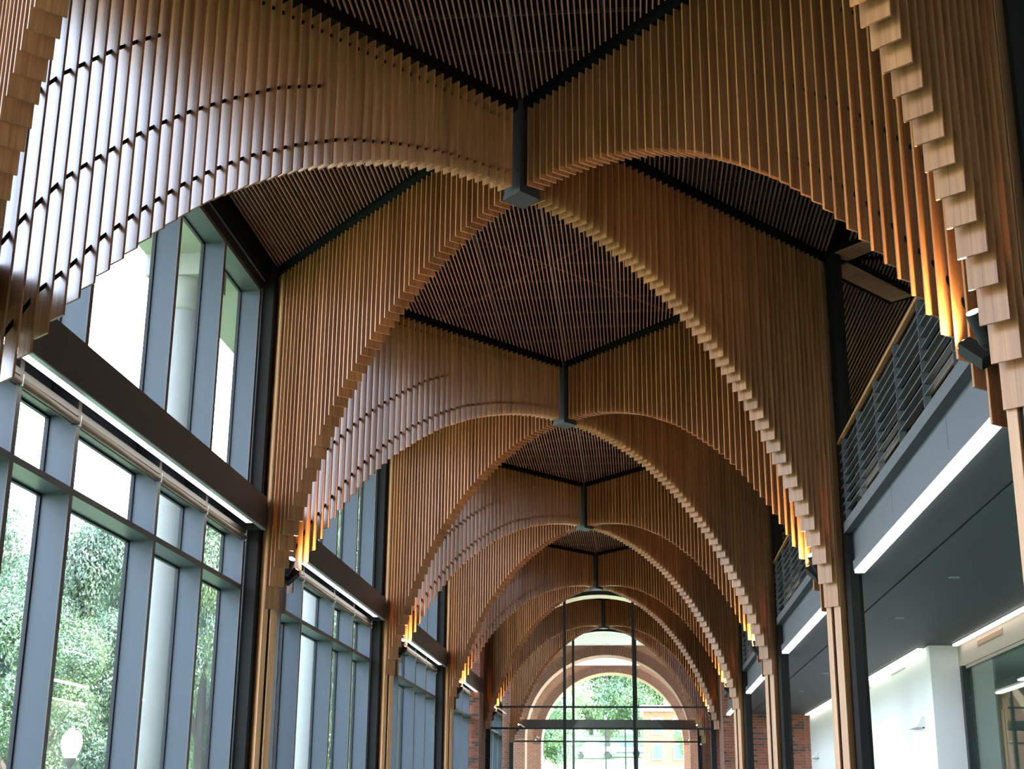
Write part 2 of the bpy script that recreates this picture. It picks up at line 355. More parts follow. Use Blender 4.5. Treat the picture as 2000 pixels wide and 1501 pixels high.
reveal_mesh = MB().box(5.725, 5.85, -0.008, 0.030, LEG_Z0, LEG_Z1).mesh('reveal_strip', M['column'])
def rib(y, sx, sy, label, group):
    root = empty('vault_rib', (0, y, 0), math.atan2(sy*UY, sx*UX))
    tag(root, label, 'timber rib', group)
    for s, me in board_meshes: place(me, 'slat', root, (s, 0, 0))
    for me in rod_meshes: place(me, 'connecting_rod', root)
    place(beam_mesh, 'head_beam', root)
    if sy > 0 and y < 40:
        lg = place(leg_mesh, 'leg', root); place(reveal_mesh, 'reveal_strip', lg)
    return root
rib(D0-BAY, -1, 1, 'timber rib in the top left corner, only its stepped brown ends showing', 'slatted timber vault ribs')
rib(D0-BAY, 1, 1, 'timber slat rib along the upper right edge with big pale stepped board ends', 'slatted timber vault ribs')
SIDE = {(-1,-1): 'forward to the left windows', (1,-1): 'forward to the right balcony', (-1,1): 'back to the left window columns', (1,1): 'back to the right balcony columns'}
for k in range(5):
    for (a, b), t in SIDE.items():
        rib(D0+BAY*k, a, b, 'slatted timber rib from the %s black ceiling post %s' % (ORD[k], t), 'slatted timber vault ribs')

# ------------------------------------------------------------------ black ceiling posts (bosses)
for k in range(5):
    p = empty('ceiling_post', (0, D0+BAY*k, 0)); tag(p, '%s of the black steel ceiling posts where four timber ribs meet, counted from the viewer' % ORD[k], 'post', 'black steel ceiling posts')
    e = math.atan2(UY, UX)
    # box whose faces square up to the four ribs
    hx, hy = 0.190, 0.227
    MB().prism([(0,-hy),(hx,0),(0,hy),(-hx,0)], 7.99, 9.05).build('shaft', M['post'], p)
    MB().prism([(0,-hy-.012),(hx+.010,0),(0,hy+.012),(-hx-.010,0)], 7.945, 7.995).build('end_cap', M['post'], p)

# ------------------------------------------------------------------ slatted ceiling panels between the ribs
PITCH_S = 0.0575
slat_cache = {}
def slat(parent, x, y0, y1, oy, d=0.050):
    L = round(y1-y0, 2)
    if L < 0.12: return
    if (L, d) not in slat_cache:
        slat_cache[L, d] = MB().box(-0.0075, 0.0075, -L/2, L/2, 9.0, 9.0+d).mesh('slat', M['slat'])
    place(slat_cache[L, d], 'slat', parent, (x, (y0+y1)/2-oy, 0))
GAPY = 0.27
TAN = UY/UX
def diamond(k):          # panel between post k-1 (y near) and post k (far)
    ymid = D0 + BAY*k - BAY/2
    p = empty('ceiling_panel', (0, ymid, 0))
    tag(p, 'diamond shaped panel of thin dark timber ceiling slats in front of the %s black ceiling post' % ORD[k], 'ceiling panel', 'slatted ceiling panels')
    n = int(3.7/PITCH_S)
    for i in range(-n, n+1):
        x = i*PITCH_S + 0.029
        h = BAY/2 - abs(x)*TAN - GAPY
        if h > 0.1: slat(p, x, ymid-h, ymid+h, ymid, 0.022)
    for gx in (0.03, -0.93, 0.93):
        h = BAY/2 - abs(gx)*TAN - 0.2
        MB().box(gx-0.013, gx+0.013, -h, h, 9.055, 9.085).build('service_rail', M['conduit'] if gx == 0.03 else M['conduit_dark'], p)
    j = -6
    for j in range(-6, 7):
        y = j*0.68
        h = (BAY/2 - abs(y) - 0.3)/TAN
        if h > 0.2: MB().box(-h, h, y-0.012, y+0.012, 9.055, 9.09).build('cross_rail', M['conduit_dark'], p)
    for s in (1, -1):
        MB().tube([(-1.85, -s*1.85*TAN*0.98, 9.045), (1.85, s*1.85*TAN*0.98, 9.045)], 0.016, 6).build('diagonal_rod', M['rod'], p)
    return p
for k in range(0, 5): diamond(k)
def side_panel(k, sx):   # triangle beside post k, reaching the side wall or the gallery
    yb = D0 + BAY*k
    p = empty('ceiling_panel', (0, yb, 0))
    if sx < 0: tag(p, 'triangular panel of ceiling slats over the left windows beside the %s black ceiling post' % ORD[k], 'ceiling panel', 'slatted ceiling panels')
    else: tag(p, 'triangular panel of ceiling slats by the balcony beside the %s black ceiling post' % ORD[k], 'ceiling panel', 'slatted ceiling panels')
    x = 0.029 + 6*PITCH_S
    while x < 3.86:
        h = x*TAN - GAPY
        if h > 0.1: slat(p, sx*x, yb-h, yb+h, yb)
        x += PITCH_S
    for j in range(-5, 6):
        y = j*0.68; x0 = (abs(y)+0.5)/TAN
        if x0 < 3.6: MB().box(min(sx*x0, sx*3.88), max(sx*x0, sx*3.88), y-0.012, y+0.012, 9.055, 9.09).build('cross_rail', M['conduit_dark'], p)
    MB().tube([(sx*0.9, -0.9*TAN*0.35, 9.066), (sx*3.7, 2.2*TAN*0.75, 9.066)], 0.014, 6).build('diagonal_rod', M['rod'], p)
for k in range(5):
    side_panel(k, -1)
    if k < 4: side_panel(k, 1)
# slats over the upper gallery, behind the balcony rail
for k in range(4):
    y0, y1 = yc(k-1)+0.1, yc(k)-0.1
    ym = (y0+y1)/2
    p = empty('ceiling_panel', (0, ym, 0)); tag(p, 'slatted ceiling over the upper gallery, seen above the %s stretch of balcony rail' % ORD[k], 'ceiling panel', 'slatted ceiling panels')
    i = 0; x = 4.10
    while x < 9.6:
        slat(p, x, y0, y1, ym); x += PITCH_S
    for j in range(-5, 6): MB().box(4.05, 9.6, j*0.80-0.02, j*0.80+0.02, 9.055, 9.09).build('cross_rail', M['conduit_dark'], p)
# the ribs carry on as flat bands of boards in the gallery ceiling
for k in range(0, 4):
    for sy, t in ((1, 'away from the viewer'), (-1, 'toward the viewer')):
        p = empty('ceiling_band', (3.98, yc(k)+sy*0.10, 0), math.atan2(sy*UY, UX))
        tag(p, 'timber band in the gallery ceiling slanting %s, behind %s right column' % (t, ORD[k]), 'ceiling band', 'timber bands in the gallery ceiling')
        me = MB().cbox(-0.0545, 0.0545, -0.17, 0.17, 8.965, 8.99, 0.003).mesh('plank', M['leg'])
        for i in range(16): place(me, 'plank', p, (0.12+0.1115*i, 0, 0))
        MB().box(0.0, 1.98, -0.275, 0.275, 8.990, 9.06).build('head_beam', M['black'], p)  # added black sheet under the slats, painting in the dark gaps beside the planks

# ------------------------------------------------------------------ left curtain wall, one window per bay
FINS = [-0.375, -2.10, -3.81, -6.12, -7.40, -8.77]
def window_bay(n, y, k):
    w = empty('window_%d' % n, (0, y, 0)); tag(w, kind='structure')
    fin = MB().box(-4.30, -4.03, -0.037, 0.037, 0.0, 8.66).mesh('mullion', M['alu'])
    cap = MB().box(-4.03, -4.018, -0.040, 0.040, 0.0, 8.66).mesh('mullion_cap', M['alu_front'])
    gk = MB().box(-4.325, -4.285, -0.058, 0.058, 0.0, 8.66).mesh('gasket', M['gasket'])
    for f in FINS:
        m = place(fin, 'mullion', w, (0, f, 0)); place(cap, 'mullion_cap', m); place(gk, 'gasket', m)
    pairs = list(zip(FINS[1:], FINS[:-1]))
    for a, b in pairs:
        a += 0.037; b -= 0.037; L = b-a; c = (a+b)/2
        def plate(z0, z1, nm='transom'):
            t = MB().box(-4.30, -4.03, -L/2, L/2, z0, z1).build(nm, M['alu'], w, (0, c, 0))
            MB().box(-4.03, -4.018, -L/2, L/2, z0, z1).build('transom_cap', M['alu_front'], t)
            MB().box(-4.325, -4.287, -L/2, L/2, z0-0.022, z1+0.022).build('gasket', M['gasket'], t)
        plate(4.408, 4.472); plate(5.15, 5.21); plate(5.56, 5.62); plate(8.60, 8.66); plate(1.05, 1.11)
        for z0, z1 in ((0.0,1.05),(1.11,4.408),(4.472,5.15),(5.62,8.60)):
            MB().box(-4.312, -4.296, -L/2, L/2, z0, z1).build('pane', M['glass'], w, (0, c, 0))
        MB().box(-4.32, -4.29, -L/2, L/2, 5.21, 5.56).build('spandrel_panel', M['alu'], w, (0, c, 0))
    MB().box(-4.34, -3.99, -8.80, -0.33, 8.66, 9.75).build('head_beam', M['column'], w)
    MB().box(-3.99, -3.90, -8.80, -0.33, 8.78, 9.05).build('head_trim', M['black'], w)
    MB().box(-4.005, -3.975, -8.80, -0.33, 8.765, 8.785).build('head_bead', M['conduit'], w)
    MB().box(-4.045, -4.018, -0.343, -0.325, 0.0, 8.66).build('edge_trim', M['alu_light'], w)
    return w
for k in range(-1, 4): window_bay(k+2, yc(k), k)
wv = window_bay(6, yc(4), 4)

def column(sx, k, label):
    c = empty('steel_column', (0, yc(k), 0)); tag(c, label, 'column', 'dark steel columns')
    x0, x1 = (-4.02, -3.825) if sx < 0 else (3.825, 4.03)
    MB().chamfer_box(x0, x1, -0.325, 0.325, 0, 9.3, 0.02 if sx < 0 else 0.05).build('cladding', M['column'], c)
    MB().box(x0-0.03, x1+0.03, -0.35, 0.35, 0, 0.12).build('base_plate', M['column'], c)
for k in range(-1, 3):
    w = 'nearest' if k == -1 else ORD[k]
    column(-1, k, 'dark steel column between the left windows, %s' % ('just outside the left edge, nearest the viewer' if k < 0 else w+' one in view from the viewer'))
    column(1, k, 'dark steel column under the balcony on the right, %s' % ('just outside the right edge, nearest the viewer' if k < 0 else w+' one in view from the viewer'))

# header trough above the lower windows, with its light strip and roller shades
def header(k):
    L = BAY-0.66
    h = empty('light_trough', (0, yc(k)-0.33, 0)); tag(h, 'dark bronze box with white light strip below it, %s bay of left windows' % ORD[k], 'light trough', 'light troughs on the window wall')
    MB().box(-3.775, -3.75, -L, 0, 5.225, 5.65).build('front_panel', M['header'], h)
    MB().box(-4.018, -3.775, -L, 0, 5.60, 5.65).build('top_panel', M['header'], h)
    MB().box(-4.018, -3.775, -L, 0, 5.40, 5.425).build('inner_panel', M['black'], h)
    MB().box(-3.80, -3.75, -L, 0, 5.210, 5.225).build('bottom_lip', M['alu_light'], h)
    MB().box(-4.015, -3.775, -0.02, 0.0, 5.21, 5.60).build('end_plate', M['header'], h)
    MB().box(-4.015, -3.775, -L, -L+0.02, 5.21, 5.60).build('end_plate', M['header'], h)
    MB().box(-3.905, -3.803, -L+0.35, -0.42, 5.225, 5.262).build('light_strip', M['led'], h)
    MB().box(-3.91, -3.80, -L+0.3, -0.36, 5.262, 5.40).build('light_housing', M['black'], h)
    for j, (a, b) in enumerate(zip(FINS[1:], FINS[:-1])):
        r = empty('roller_shade', (-4.02, yc(k)+(a+b)/2, 5.10)); l2 = (b-a)/2-0.02
        tag(r, 'tan rolled-up window shade under the %s light trough, %s from the far end' % (ORD[k], ORD[j]), 'shade', 'rolled window shades')
        MB().tube([(0,-l2,0),(0,l2,0)], 0.032, 12).build('fabric_roll', M['shade'], r, smooth=True)
        MB().box(-0.03, 0.03, l2, l2+0.014, -0.045, 0.06).build('bracket', M['alu_light'], r)
        MB().tube([(-0.038,-l2+0.01,-0.03),(-0.038,l2-0.01,-0.03)], 0.009, 6).build('hem_bar', M['shade'], r)
for k in range(0, 4): header(k)

# ------------------------------------------------------------------ right gallery: fascia, balcony rail, light strips
def gallery(k):
    y1 = yc(k)-0.325; y0 = yc(k-1)+0.325
    if k == 3: y1 = 44.28
    L = y1-y0; o = ORD[k]
    g = empty('balcony_edge', (0, y0, 0)); tag(g, 'blue-grey steel balcony edge with panelled fascia, %s bay from the viewer' % o, 'balcony edge', 'balcony edges on the right')
    MB().box(3.83, 4.02, 0, L, 5.09, 5.225).build('edge_channel', M['edge'], g)
    n = 3; pl = L/n
    for i in range(n):
        MB().box(3.94, 3.965, i*pl+0.006, (i+1)*pl-0.006, 4.66, 5.09).build('fascia_panel', M['fascia'], g)
    MB().box(3.968, 3.99, 0, L, 4.57, 5.09).build('backing', M['alu_light'], g)
    b = empty('light_strip', (0, y0, 0)); tag(b, 'long white light strip under the balcony fascia, %s bay from the viewer' % o, 'light', 'light strips under the balcony')
    a0 = 0.4; a1 = L-0.5
    MB().box(3.852, 3.94, a0-0.05, a1+0.05, 4.545, 4.66).build('housing', M['fascia'], b)
    MB().box(3.94, 3.965, a0-0.05, a1+0.05, 4.575, 4.64).build('mounting_rail', M['fascia'], b)
    MB().box(3.858, 3.975, a0, a1, 4.505, 4.548).build('diffuser', M['led'], b)
    r = empty('balcony_railing', (0, y0, 0)); tag(r, 'grey metal railing with horizontal bars and timber handrail on the %s stretch of balcony' % o, 'railing', 'balcony railings')
    MB().cbox(3.81, 3.86, 0, L, 6.27, 6.305, 0.007).build('handrail', M['rail_wood'], r)
    ps = [i*1.262+0.60 for i in range(int((L-0.4)/1.262)+1)]
    for p in ps: MB().box(3.822, 3.892, p-0.007, p+0.007, 5.225, 6.27).build('baluster_post', M['edge'], r)
    for i in range(8): MB().box(3.832, 3.882, 0.01, L-0.01, 5.340+i*0.113, 5.352+i*0.113).build('rail_bar', M['edge'], r)
    for c0, c1 in ((1.8, 3.0), (4.8, 7.4)):
        if c1 < L:
            t = empty('floor_light', (0, y0, 0)); tag(t, 'short white light strip at the foot of the %s balcony railing, %s' % (o, 'nearer piece' if c0 < 3 else 'farther piece'), 'light', 'light strips at the railing foot')
            MB().box(3.915, 3.94, c0, c1, 5.245, 5.285).build('diffuser', M['led_dim'], t)
            MB().box(3.895, 3.945, c0-0.02, c1+0.02, 5.222, 5.25).build('base_channel', M['edge'], t)
for k in range(0, 4): gallery(k)

def wall_light(y0, y1, x, label):
    t = empty('light_strip', (x, y0, 0)); tag(t, label, 'light', 'cove light strips')
    MB().box(-0.045, 0.045, 0, y1-y0, 4.525, 4.552).build('diffuser', M['led_wall'], t)
    MB().box(-0.05, 0.05, -0.01, y1-y0+0.01, 4.552, 4.57).build('housing', M['alu_light'], t)
wall_light(26.15, 44.1, 6.30, 'white light strip where the dark ceiling meets the white wall')
wall_light(6.0, 25.55, 6.80, 'white light strip along the ceiling above the shop window')
# linear grilles
def grille(x, y0, y1, z0, z1, mat, label):
    t = empty('air_grille', (x, (y0+y1)/2, (z0+z1)/2)); tag(t, label, 'grille', 'air grilles')
    h = (y1-y0)/2; v = (z1-z0)/2
    MB().box(-0.012, -0.001, -h, h, -v, v).build('frame', mat, t)
    for i in range(4): MB().box(-0.022, -0.012, -h+0.02, h-0.02, -v+0.012+i*(2*v-0.02)/4, -v+0.024+i*(2*v-0.02)/4).build('louvre', mat, t)
grille(6.90, 22.6, 24.3, 4.38, 4.485, M['grille'], 'copper-toned grille on the bulkhead above the shop window, full one')
grille(6.90, 18.6, 20.4, 4.38, 4.485, M['grille'], 'copper-toned grille on the bulkhead at the right edge')
grille(6.40, 28.2, 29.8, 4.40, 4.47, M['white'], 'white grille high on the white wall, right-hand one')
grille(6.40, 32.4, 33.6, 4.38, 4.46, M['white'], 'white grille high on the white wall beside the dark column')
# downlights in the dark ceiling
for i, (y, lab) in enumerate(((22.1,'second'),(18.2,'first'),(31.1,'third'),(35.8,'fourth'))):
    d = empty('downlight', (5.23, y, 4.57)); tag(d, 'small round downlight in the dark ceiling under the balcony, %s from the viewer' % lab, 'downlight', 'downlights under the balcony')
    MB().lathe([(0.062,-0.010),(0.07,-0.004),(0.07,0.0)], 16).build('trim_ring', M['alu_light'], d)
    MB().lathe([(0.048,-0.014),(0.052,-0.010)], 16).build('diffuser', M['conduit'], d)
# wedge wall lights
for y, z, lab in ((27.0, 3.27, 'white wedge-shaped light fixture on the white wall near its corner'), (42.7, 3.30, 'white wedge-shaped light fixture at the far end of the white wall')):
    d = empty('wall_fixture', (6.40, y, z)); tag(d, lab, 'fixture', 'wedge wall fixtures')
    MB().add([(0,-0.28,-0.10),(0,0.45,-0.10),(-0.16,0.45,-0.08),(-0.16,-0.28,-0.08),(0,-0.28,0.12),(0,0.10,0.10),(-0.05,0.10,0.08),(-0.05,-0.28,0.10)],
             [(0,1,2,3),(4,5,6,7),(0,1,5,4),(2,3,7,6),(1,2,6,5),(3,0,4,7)]).build('housing', M['white'], d)
    MB().box(-0.05, -0.02, -0.30, -0.28, -0.10, -0.08).build('bracket', M['iron'], d)
# shop window on the right
wsh = empty('window_7', (0,0,0)); tag(wsh, kind='structure')
MB().box(6.86, 6.98, 25.45, 25.62, 0, 4.17).build('frame', M['joint'], wsh)
MB().box(6.93, 7.02, 25.62, 25.80, 0, 4.17).build('frame', M['gasket'], wsh)
MB().box(6.93, 7.0, 6.0, 25.45, 4.12, 4.17).build('head_rail', M['bulk'], wsh)
for a in range(5):
    MB().box(6.945, 6.965, 25.45-(a+1)*3.9+0.012, 25.45-a*3.9-0.012, 0.1, 4.12).build('pane', M['glass_teal'], wsh)
sh = empty('wall_shop'); tag(sh, kind='structure')
MB().box(9.0, 9.1, 6.0, 34.0, 0, 4.7).build('back_panel', M['shop_teal'], sh)
MB().box(7.02, 9.0, 29.4, 29.5, 0, 4.7).build('end_panel', M['shop_wall'], sh)
MB().box(7.02, 9.0, 6.0, 34.0, 4.40, 4.56).build('shop_ceiling', M['shop_wall'], sh)
for i in range(5): MB().box(8.985, 9.0, 27.6-2.0*i, 27.615-2.0*i, 0, 4.4).build('panel_joint', M['shop_dark'], sh)
t = empty('reflected_strip', (8.4, 0, 0)); tag(t, 'long thin white bar standing for the light strip reflected in the shop window', 'light')  # added glowing bar that imitates an LED strip mirrored in the glass
MB().box(-0.04, 0.04, 12.0, 27.6, 4.10, 4.13).build('diffuser', M['led'], t)
MB().box(-0.05, 0.05, 12.0, 27.6, 4.13, 4.16).build('housing', M['white'], t)
MB().box(-0.01, 0.01, 20.0, 20.02, 4.16, 4.40).box(-0.01, 0.01, 27.0, 27.02, 4.16, 4.40).build('hanger', M['alu_light'], t)
t = empty('shop_cabinet', (8.75, 25.0, 0)); tag(t, 'grey shelving unit inside the shop window at the lower right edge', 'cabinet')
for y in (-2.2, -0.75, 0.75, 2.2): MB().box(-0.2, 0.2, y-0.03, y+0.03, 0, 3.5).build('upright', M['shop_dark'], t)
for z in (0.5, 1.2, 1.9, 2.6, 3.3): MB().box(-0.19, 0.19, -2.17, 2.17, z, z+0.05).build('shelf', M['shop_dark'], t)
MB().box(0.2, 0.22, -2.2, 2.2, 0, 3.5).build('back_board', M['shop_wall'], t)
t = empty('wall_sensor', (9.0, 24.9, 4.02)); tag(t, 'small dark square sensor on the teal shop wall', 'sensor')
MB().cbox(-0.03, 0.0, -0.10, 0.10, -0.09, 0.09, 0.008).build('housing', M['shop_dark'], t)
MB().box(-0.036, -0.03, -0.05, 0.05, -0.04, 0.04).build('cover', M['gasket'], t)

# ------------------------------------------------------------------ twin spotlights at the springing of the ribs
spot_data = bpy.data.lights.new('spot_beam', 'SPOT'); spot_data.energy = 330; spot_data.color = (1.0, 0.64, 0.31)
spot_data.spot_size = math.radians(95); spot_data.spot_blend = 0.7; spot_data.shadow_soft_size = 0.04
def spotlight(sx, k, label):
    root = empty('spotlight', (sx*3.58, yc(k), 4.72)); tag(root, label, 'spotlight', 'twin spotlights on the ribs')
    MB().cbox(-0.03, 0.03, -0.05, 0.05, -0.10, 0.10, 0.006).build('mounting_plate', M['iron'], root)
    for sgn, d in ((-1, Vector((-sx*0.44, -0.46, 0.77))), (1, Vector((-sx*0.52, 0.52, 0.68)))):
        d.normalize(); base = Vector((-sx*0.08, sgn*0.09, -0.02 if sgn < 0 else -0.09))
        MB().tube([(0, 0, -0.04), tuple(base)], 0.018, 8).build('bracket', M['iron'], root)
        if sgn < 0:
            hd = MB().tube([tuple(base-d*0.07), tuple(base-d*0.03), tuple(base+d*0.19)], [0.04, 0.055, 0.055], 16, cap=True).build('head', M['iron'], root)
        else:
            hd = MB().tube([tuple(base-d*0.08), tuple(base+d*0.15)], 0.072, 4).build('head', M['iron'], root)
        e = 0.19 if sgn < 0 else 0.15
        MB().tube([tuple(base+d*e), tuple(base+d*(e+0.007))], 0.046, 16).build('lens', M['lens'], hd)
        l = bpy.data.objects.new('spot_beam', spot_data); COL.objects.link(l)
        l.parent = root; l.location = base + d*(e+0.03); l.rotation_euler = d.to_track_quat('-Z', 'Y').to_euler()
for k in range(-1, 5):
    for sx in (-1, 1):
        if k == -1 and sx < 0: continue
        w = ('nearest' if k == -1 else ORD[k])
        spotlight(sx, k, 'black twin spotlight at the %s column %s' % (w, 'on the left window side' if sx < 0 else 'on the right balcony side'))

# ------------------------------------------------------------------ arched glass partitions across the hall
def partition(n, y, cx, hw, bars, mull, apex, depth, band=None):
    w = empty('window_%d' % n, (cx, y, 0)); tag(w, kind='structure')
    zs = apex - hw
    th = 0.05
    # arched head with white soffit
    N = 40
    v = []; f = []
    for i in range(N+1):
        a = math.pi*i/N
        for r, yy in ((hw, 0), (hw+0.10, 0), (hw+0.10, depth), (hw, depth)):
            v.append((-r*math.cos(a), yy, zs+r*math.sin(a)))
    for i in range(N):
        for j in range(4): f.append((4*i+j, 4*i+(j+1)%4, 4*i+4+(j+1)%4, 4*i+4+j))
    MB().add(v, f).build('arch_soffit', M['bright_metal'], w)
    v = []; f = []
    for i in range(N+1):
        a = math.pi*i/N
        for r, yy in ((hw-0.015, -0.03), (hw+0.11, -0.03), (hw+0.11, 0.0), (hw-0.015, 0.0)):
            v.append((-r*math.cos(a), yy, zs+r*math.sin(a)))
    for i in range(N):
        for j in range(4): f.append((4*i+j, 4*i+(j+1)%4, 4*i+4+(j+1)%4, 4*i+4+j))
    MB().add(v, f).build('arch_frame', M['gasket'], w)
    for s in (-1, 1): MB().box(min(s*(hw-0.03), s*(hw+0.13)), max(s*(hw-0.03), s*(hw+0.13)), -0.05, 0.10, 0, zs).build('jamb', M['gasket'], w)
    for m in mull:
        h = zs + math.sqrt(max(0, hw*hw-m*m))
        MB().box(m-0.045, m+0.045, -0.05, 0.10, 0, h).build('mullion', M['gasket'], w)
    for z in bars: MB().box(-hw, hw, -0.04, 0.06, z-0.028, z+0.028).build('transom', M['gasket'], w)
    if band: MB().box(-hw, hw, -0.06, 0.16, band[0], band[1]).build('header_band', M['header'], w)
    xs = [-hw] + sorted(mull) + [hw]
    for a, b in zip(xs, xs[1:]):
        v = []; M_ = 10
        pts = [(a+0.045, 0.0), (b-0.045, 0.0)] + [((b-0.045)+((a+0.045)-(b-0.045))*i/M_, zs+math.sqrt(max(0.0, hw*hw-((b-0.045)+((a+0.045)-(b-0.045))*i/M_)**2))) for i in range(M_+1)]
        vs = [(x, 0.020, z) for x, z in pts] + [(x, 0.030, z) for x, z in pts]; k = len(pts)
        MB().add(vs, [tuple(range(k)), tuple(range(2*k-1, k-1, -1))] + [(i, (i+1) % k, k+(i+1) % k, k+i) for i in range(k)]).build('pane', M['glass_clear'], w)
partition(8, 45.67, -0.05, 3.54, [4.875, 4.204], [-1.127, 1.104], 8.489, 0.9)
partition(9, 54.95, -0.10, 3.55, [4.24], [-1.21, 1.21], 8.44, 0.5, band=(4.74, 5.05))

# ------------------------------------------------------------------ brick arcade outside the far end
def arch_wall(name, x0, x1, y0, y1, z1, cx, R, apex):
    zs = apex-R; N = 48
    root = empty(name, (cx, y0, 0)); tag(root, kind='structure')
    X0, X1, D = x0-cx, x1-cx, y1-y0
    P = [(-R, 0.0)] + [(-R*math.cos(math.pi*i/N), zs+R*math.sin(math.pi*i/N)) for i in range(N+1)] + [(R, 0.0)]
    v = []; f = []
    def quad(a, b, c, d): v.extend([a, b, c, d]); k = len(v); f.append((k-4, k-3, k-2, k-1))
    for yy in (0, D):
        quad((X0,yy,0), (-R,yy,0), (-R,yy,z1), (X0,yy,z1)); quad((R,yy,0), (X1,yy,0), (X1,yy,z1), (R,yy,z1))
        for (xa, za), (xb, zb) in zip(P[1:-2], P[2:-1]): quad((xa,yy,za), (xb,yy,zb), (xb,yy,z1), (xa,yy,z1))
    quad((X0,0,z1), (X1,0,z1), (X1,D,z1), (X0,D,z1))
    b = MB().add(v, f); me = bpy.data.meshes.new('face'); me.from_pydata(b.v, [], b.f); me.materials.append(M['brick_out']); place(me, 'face', root)
    v = []; f = []
    for (xa, za), (xb, zb) in zip(P[:-1], P[1:]): quad((xa,0,za), (xb,0,zb), (xb,D,zb), (xa,D,za))
    me = bpy.data.meshes.new('reveal'); me.from_pydata(v, [], f); me.materials.append(M['mortar_pink']); place(me, 'reveal', root)
    # ring of header bricks around the arch
    m = MB(); n = int(math.pi*(R+0.2)/0.105)
    for i in range(n):
        a0 = math.pi*(i+0.20)/n; a1 = math.pi*(i+0.80)/n
        q = [(-r*math.cos(a), yy, zs+r*math.sin(a)) for yy in (-0.025, 0.02) for r, a in ((R+0.02,a0),(R+0.02,a1),(R+0.42,a1),(R+0.42,a0))]
        m.add(q, [(0,1,2,3),(7,6,5,4),(0,1,5,4),(1,2,6,5),(2,3,7,6),(3,0,4,7)])
    o = m.build('voussoir', M['voussoir'], root); o['kind'] = 'stuff'
arch_wall('wall_arcade_inner', -9, 9, 60.0, 61.2, 10.5, -0.13, 3.45, 8.05)
arch_wall('wall_arcade_outer', -11, 11, 72.0, 73.6, 11.5, -0.13, 3.57, 8.45)
so = MB().box(-9, 9, 55.5, 60.0, 8.45, 8.6).build('ceiling_porch', M['cream'])
tag(so, kind='structure')
so = MB().box(-9, 9, 61.2, 72.0, 8.80, 9.0).build('ceiling_arcade', M['cream']); tag(so, kind='structure')
pv = MB().box(-14, 14, 55.0, 76.0, -0.25, 0.0).build('floor_arcade', M['paving']); tag(pv, kind='structure')

# ------------------------------------------------------------------ outside the left windows: portico and lamp post
sf = MB().box(-5.74, -4.36, -3, 54, 9.22, 9.7).build('ceiling_portico', M['stone']); tag(sf, kind='structure')
for k in range(0, 4):
    c = empty('stone_column', (-5.27, yc(k)+0.10, 0)); tag(c, 'round pale stone column outside the %s bay of left windows' % ORD[k], 'column', 'stone portico columns')
    MB().lathe([(0.375,0.0),(0.37,2.5),(0.35,8.45)], 28).build('shaft', M['stone'], c, smooth=True)
    MB().lathe([(0.35,8.42),(0.375,8.46),(0.375,8.52),(0.355,8.56),(0.355,8.72),(0.40,8.82),(0.42,8.90)], 28).build('capital', M['stone'], c, smooth=True)
    MB().box(-0.45, 0.45, -0.45, 0.45, 8.90, 9.22).build('abacus', M['stone'], c)
    MB().lathe([(0.56,-0.0),(0.56,0.15),(0.50,0.22),(0.46,0.30)], 28).build('base', M['stone'], c)
gr = MB().box(-140, -4.36, -60, 200, -0.4, -0.05).build('ground', M['grass']); tag(gr, kind='structure')
t = empty('lamp_post', (-12.0, 32.35, -0.05)); tag(t, 'white acorn-globe lamp post among trees outside the lower left window', 'lamp post')
MB().lathe([(0.10,0),(0.10,0.5),(0.06,0.6),(0.045,2.6)], 14).build('pole', M['iron'], t)
MB().lathe([(0.05,2.6),(0.12,2.70),(0.13,2.80)], 14).build('collar', M['iron'], t)
MB().lathe([(0.13,2.80),(0.20,2.95),(0.245,3.15),(0.22,3.30),(0.13,3.40),(0.05,3.44),(0.04,3.50),(0.02,3.53)], 20).build('globe', M['globe'], t, smooth=True)

# ------------------------------------------------------------------ trees
def crown_mesh(seed, n, leaf, mat, shape=1.0):
    """unit-ish crown: leaf blades clustered on lobes"""
    rnd = random.Random(seed)
    lobes = []
    for i in range(34):
        a = rnd.uniform(0, 2*math.pi); h = rnd.uniform(-0.75, 0.95); rr = math.sqrt(max(0.05, 1-h*h))*rnd.uniform(0.45, 0.85)
        lobes.append((Vector((rr*math.cos(a), rr*math.sin(a), h*shape)), rnd.uniform(0.20, 0.36)))
    vs = []; fs = []
    for i in range(n):
        c, r = lobes[rnd.randrange(len(lobes))]
        d = Vector((rnd.gauss(0,1), rnd.gauss(0,1), rnd.gauss(0,1))).normalized()
        p = c + d*r*(rnd.random()**0.35)
        nrm = (d + Vector((rnd.uniform(-.8,.8), rnd.uniform(-.8,.8), rnd.uniform(-.3,1.0)))).normalized()
        a = nrm.cross(Vector((rnd.uniform(-1,1), rnd.uniform(-1,1), rnd.uniform(-1,1)))).normalized(); b = nrm.cross(a)
        s = leaf*rnd.uniform(0.6, 1.3)
        k = len(vs)
        vs += [p-a*s, p+b*s*0.45, p+a*s, p-b*s*0.45]; fs.append((k, k+1, k+2, k+3))
    me = bpy.data.meshes.new('foliage'); me.from_pydata([tuple(v) for v in vs], [], fs); me.materials.append(mat); return me
CR = [crown_mesh(1, 60000, 0.021, M['leaf']), crown_mesh(2, 60000, 0.021, M['leaf2']), crown_mesh(3, 60000, 0.021, M['leaf'], 1.1), crown_mesh(4, 60000, 0.024, M['leaf3']), crown_mesh(5, 60000, 0.024, M['leaf3'])]
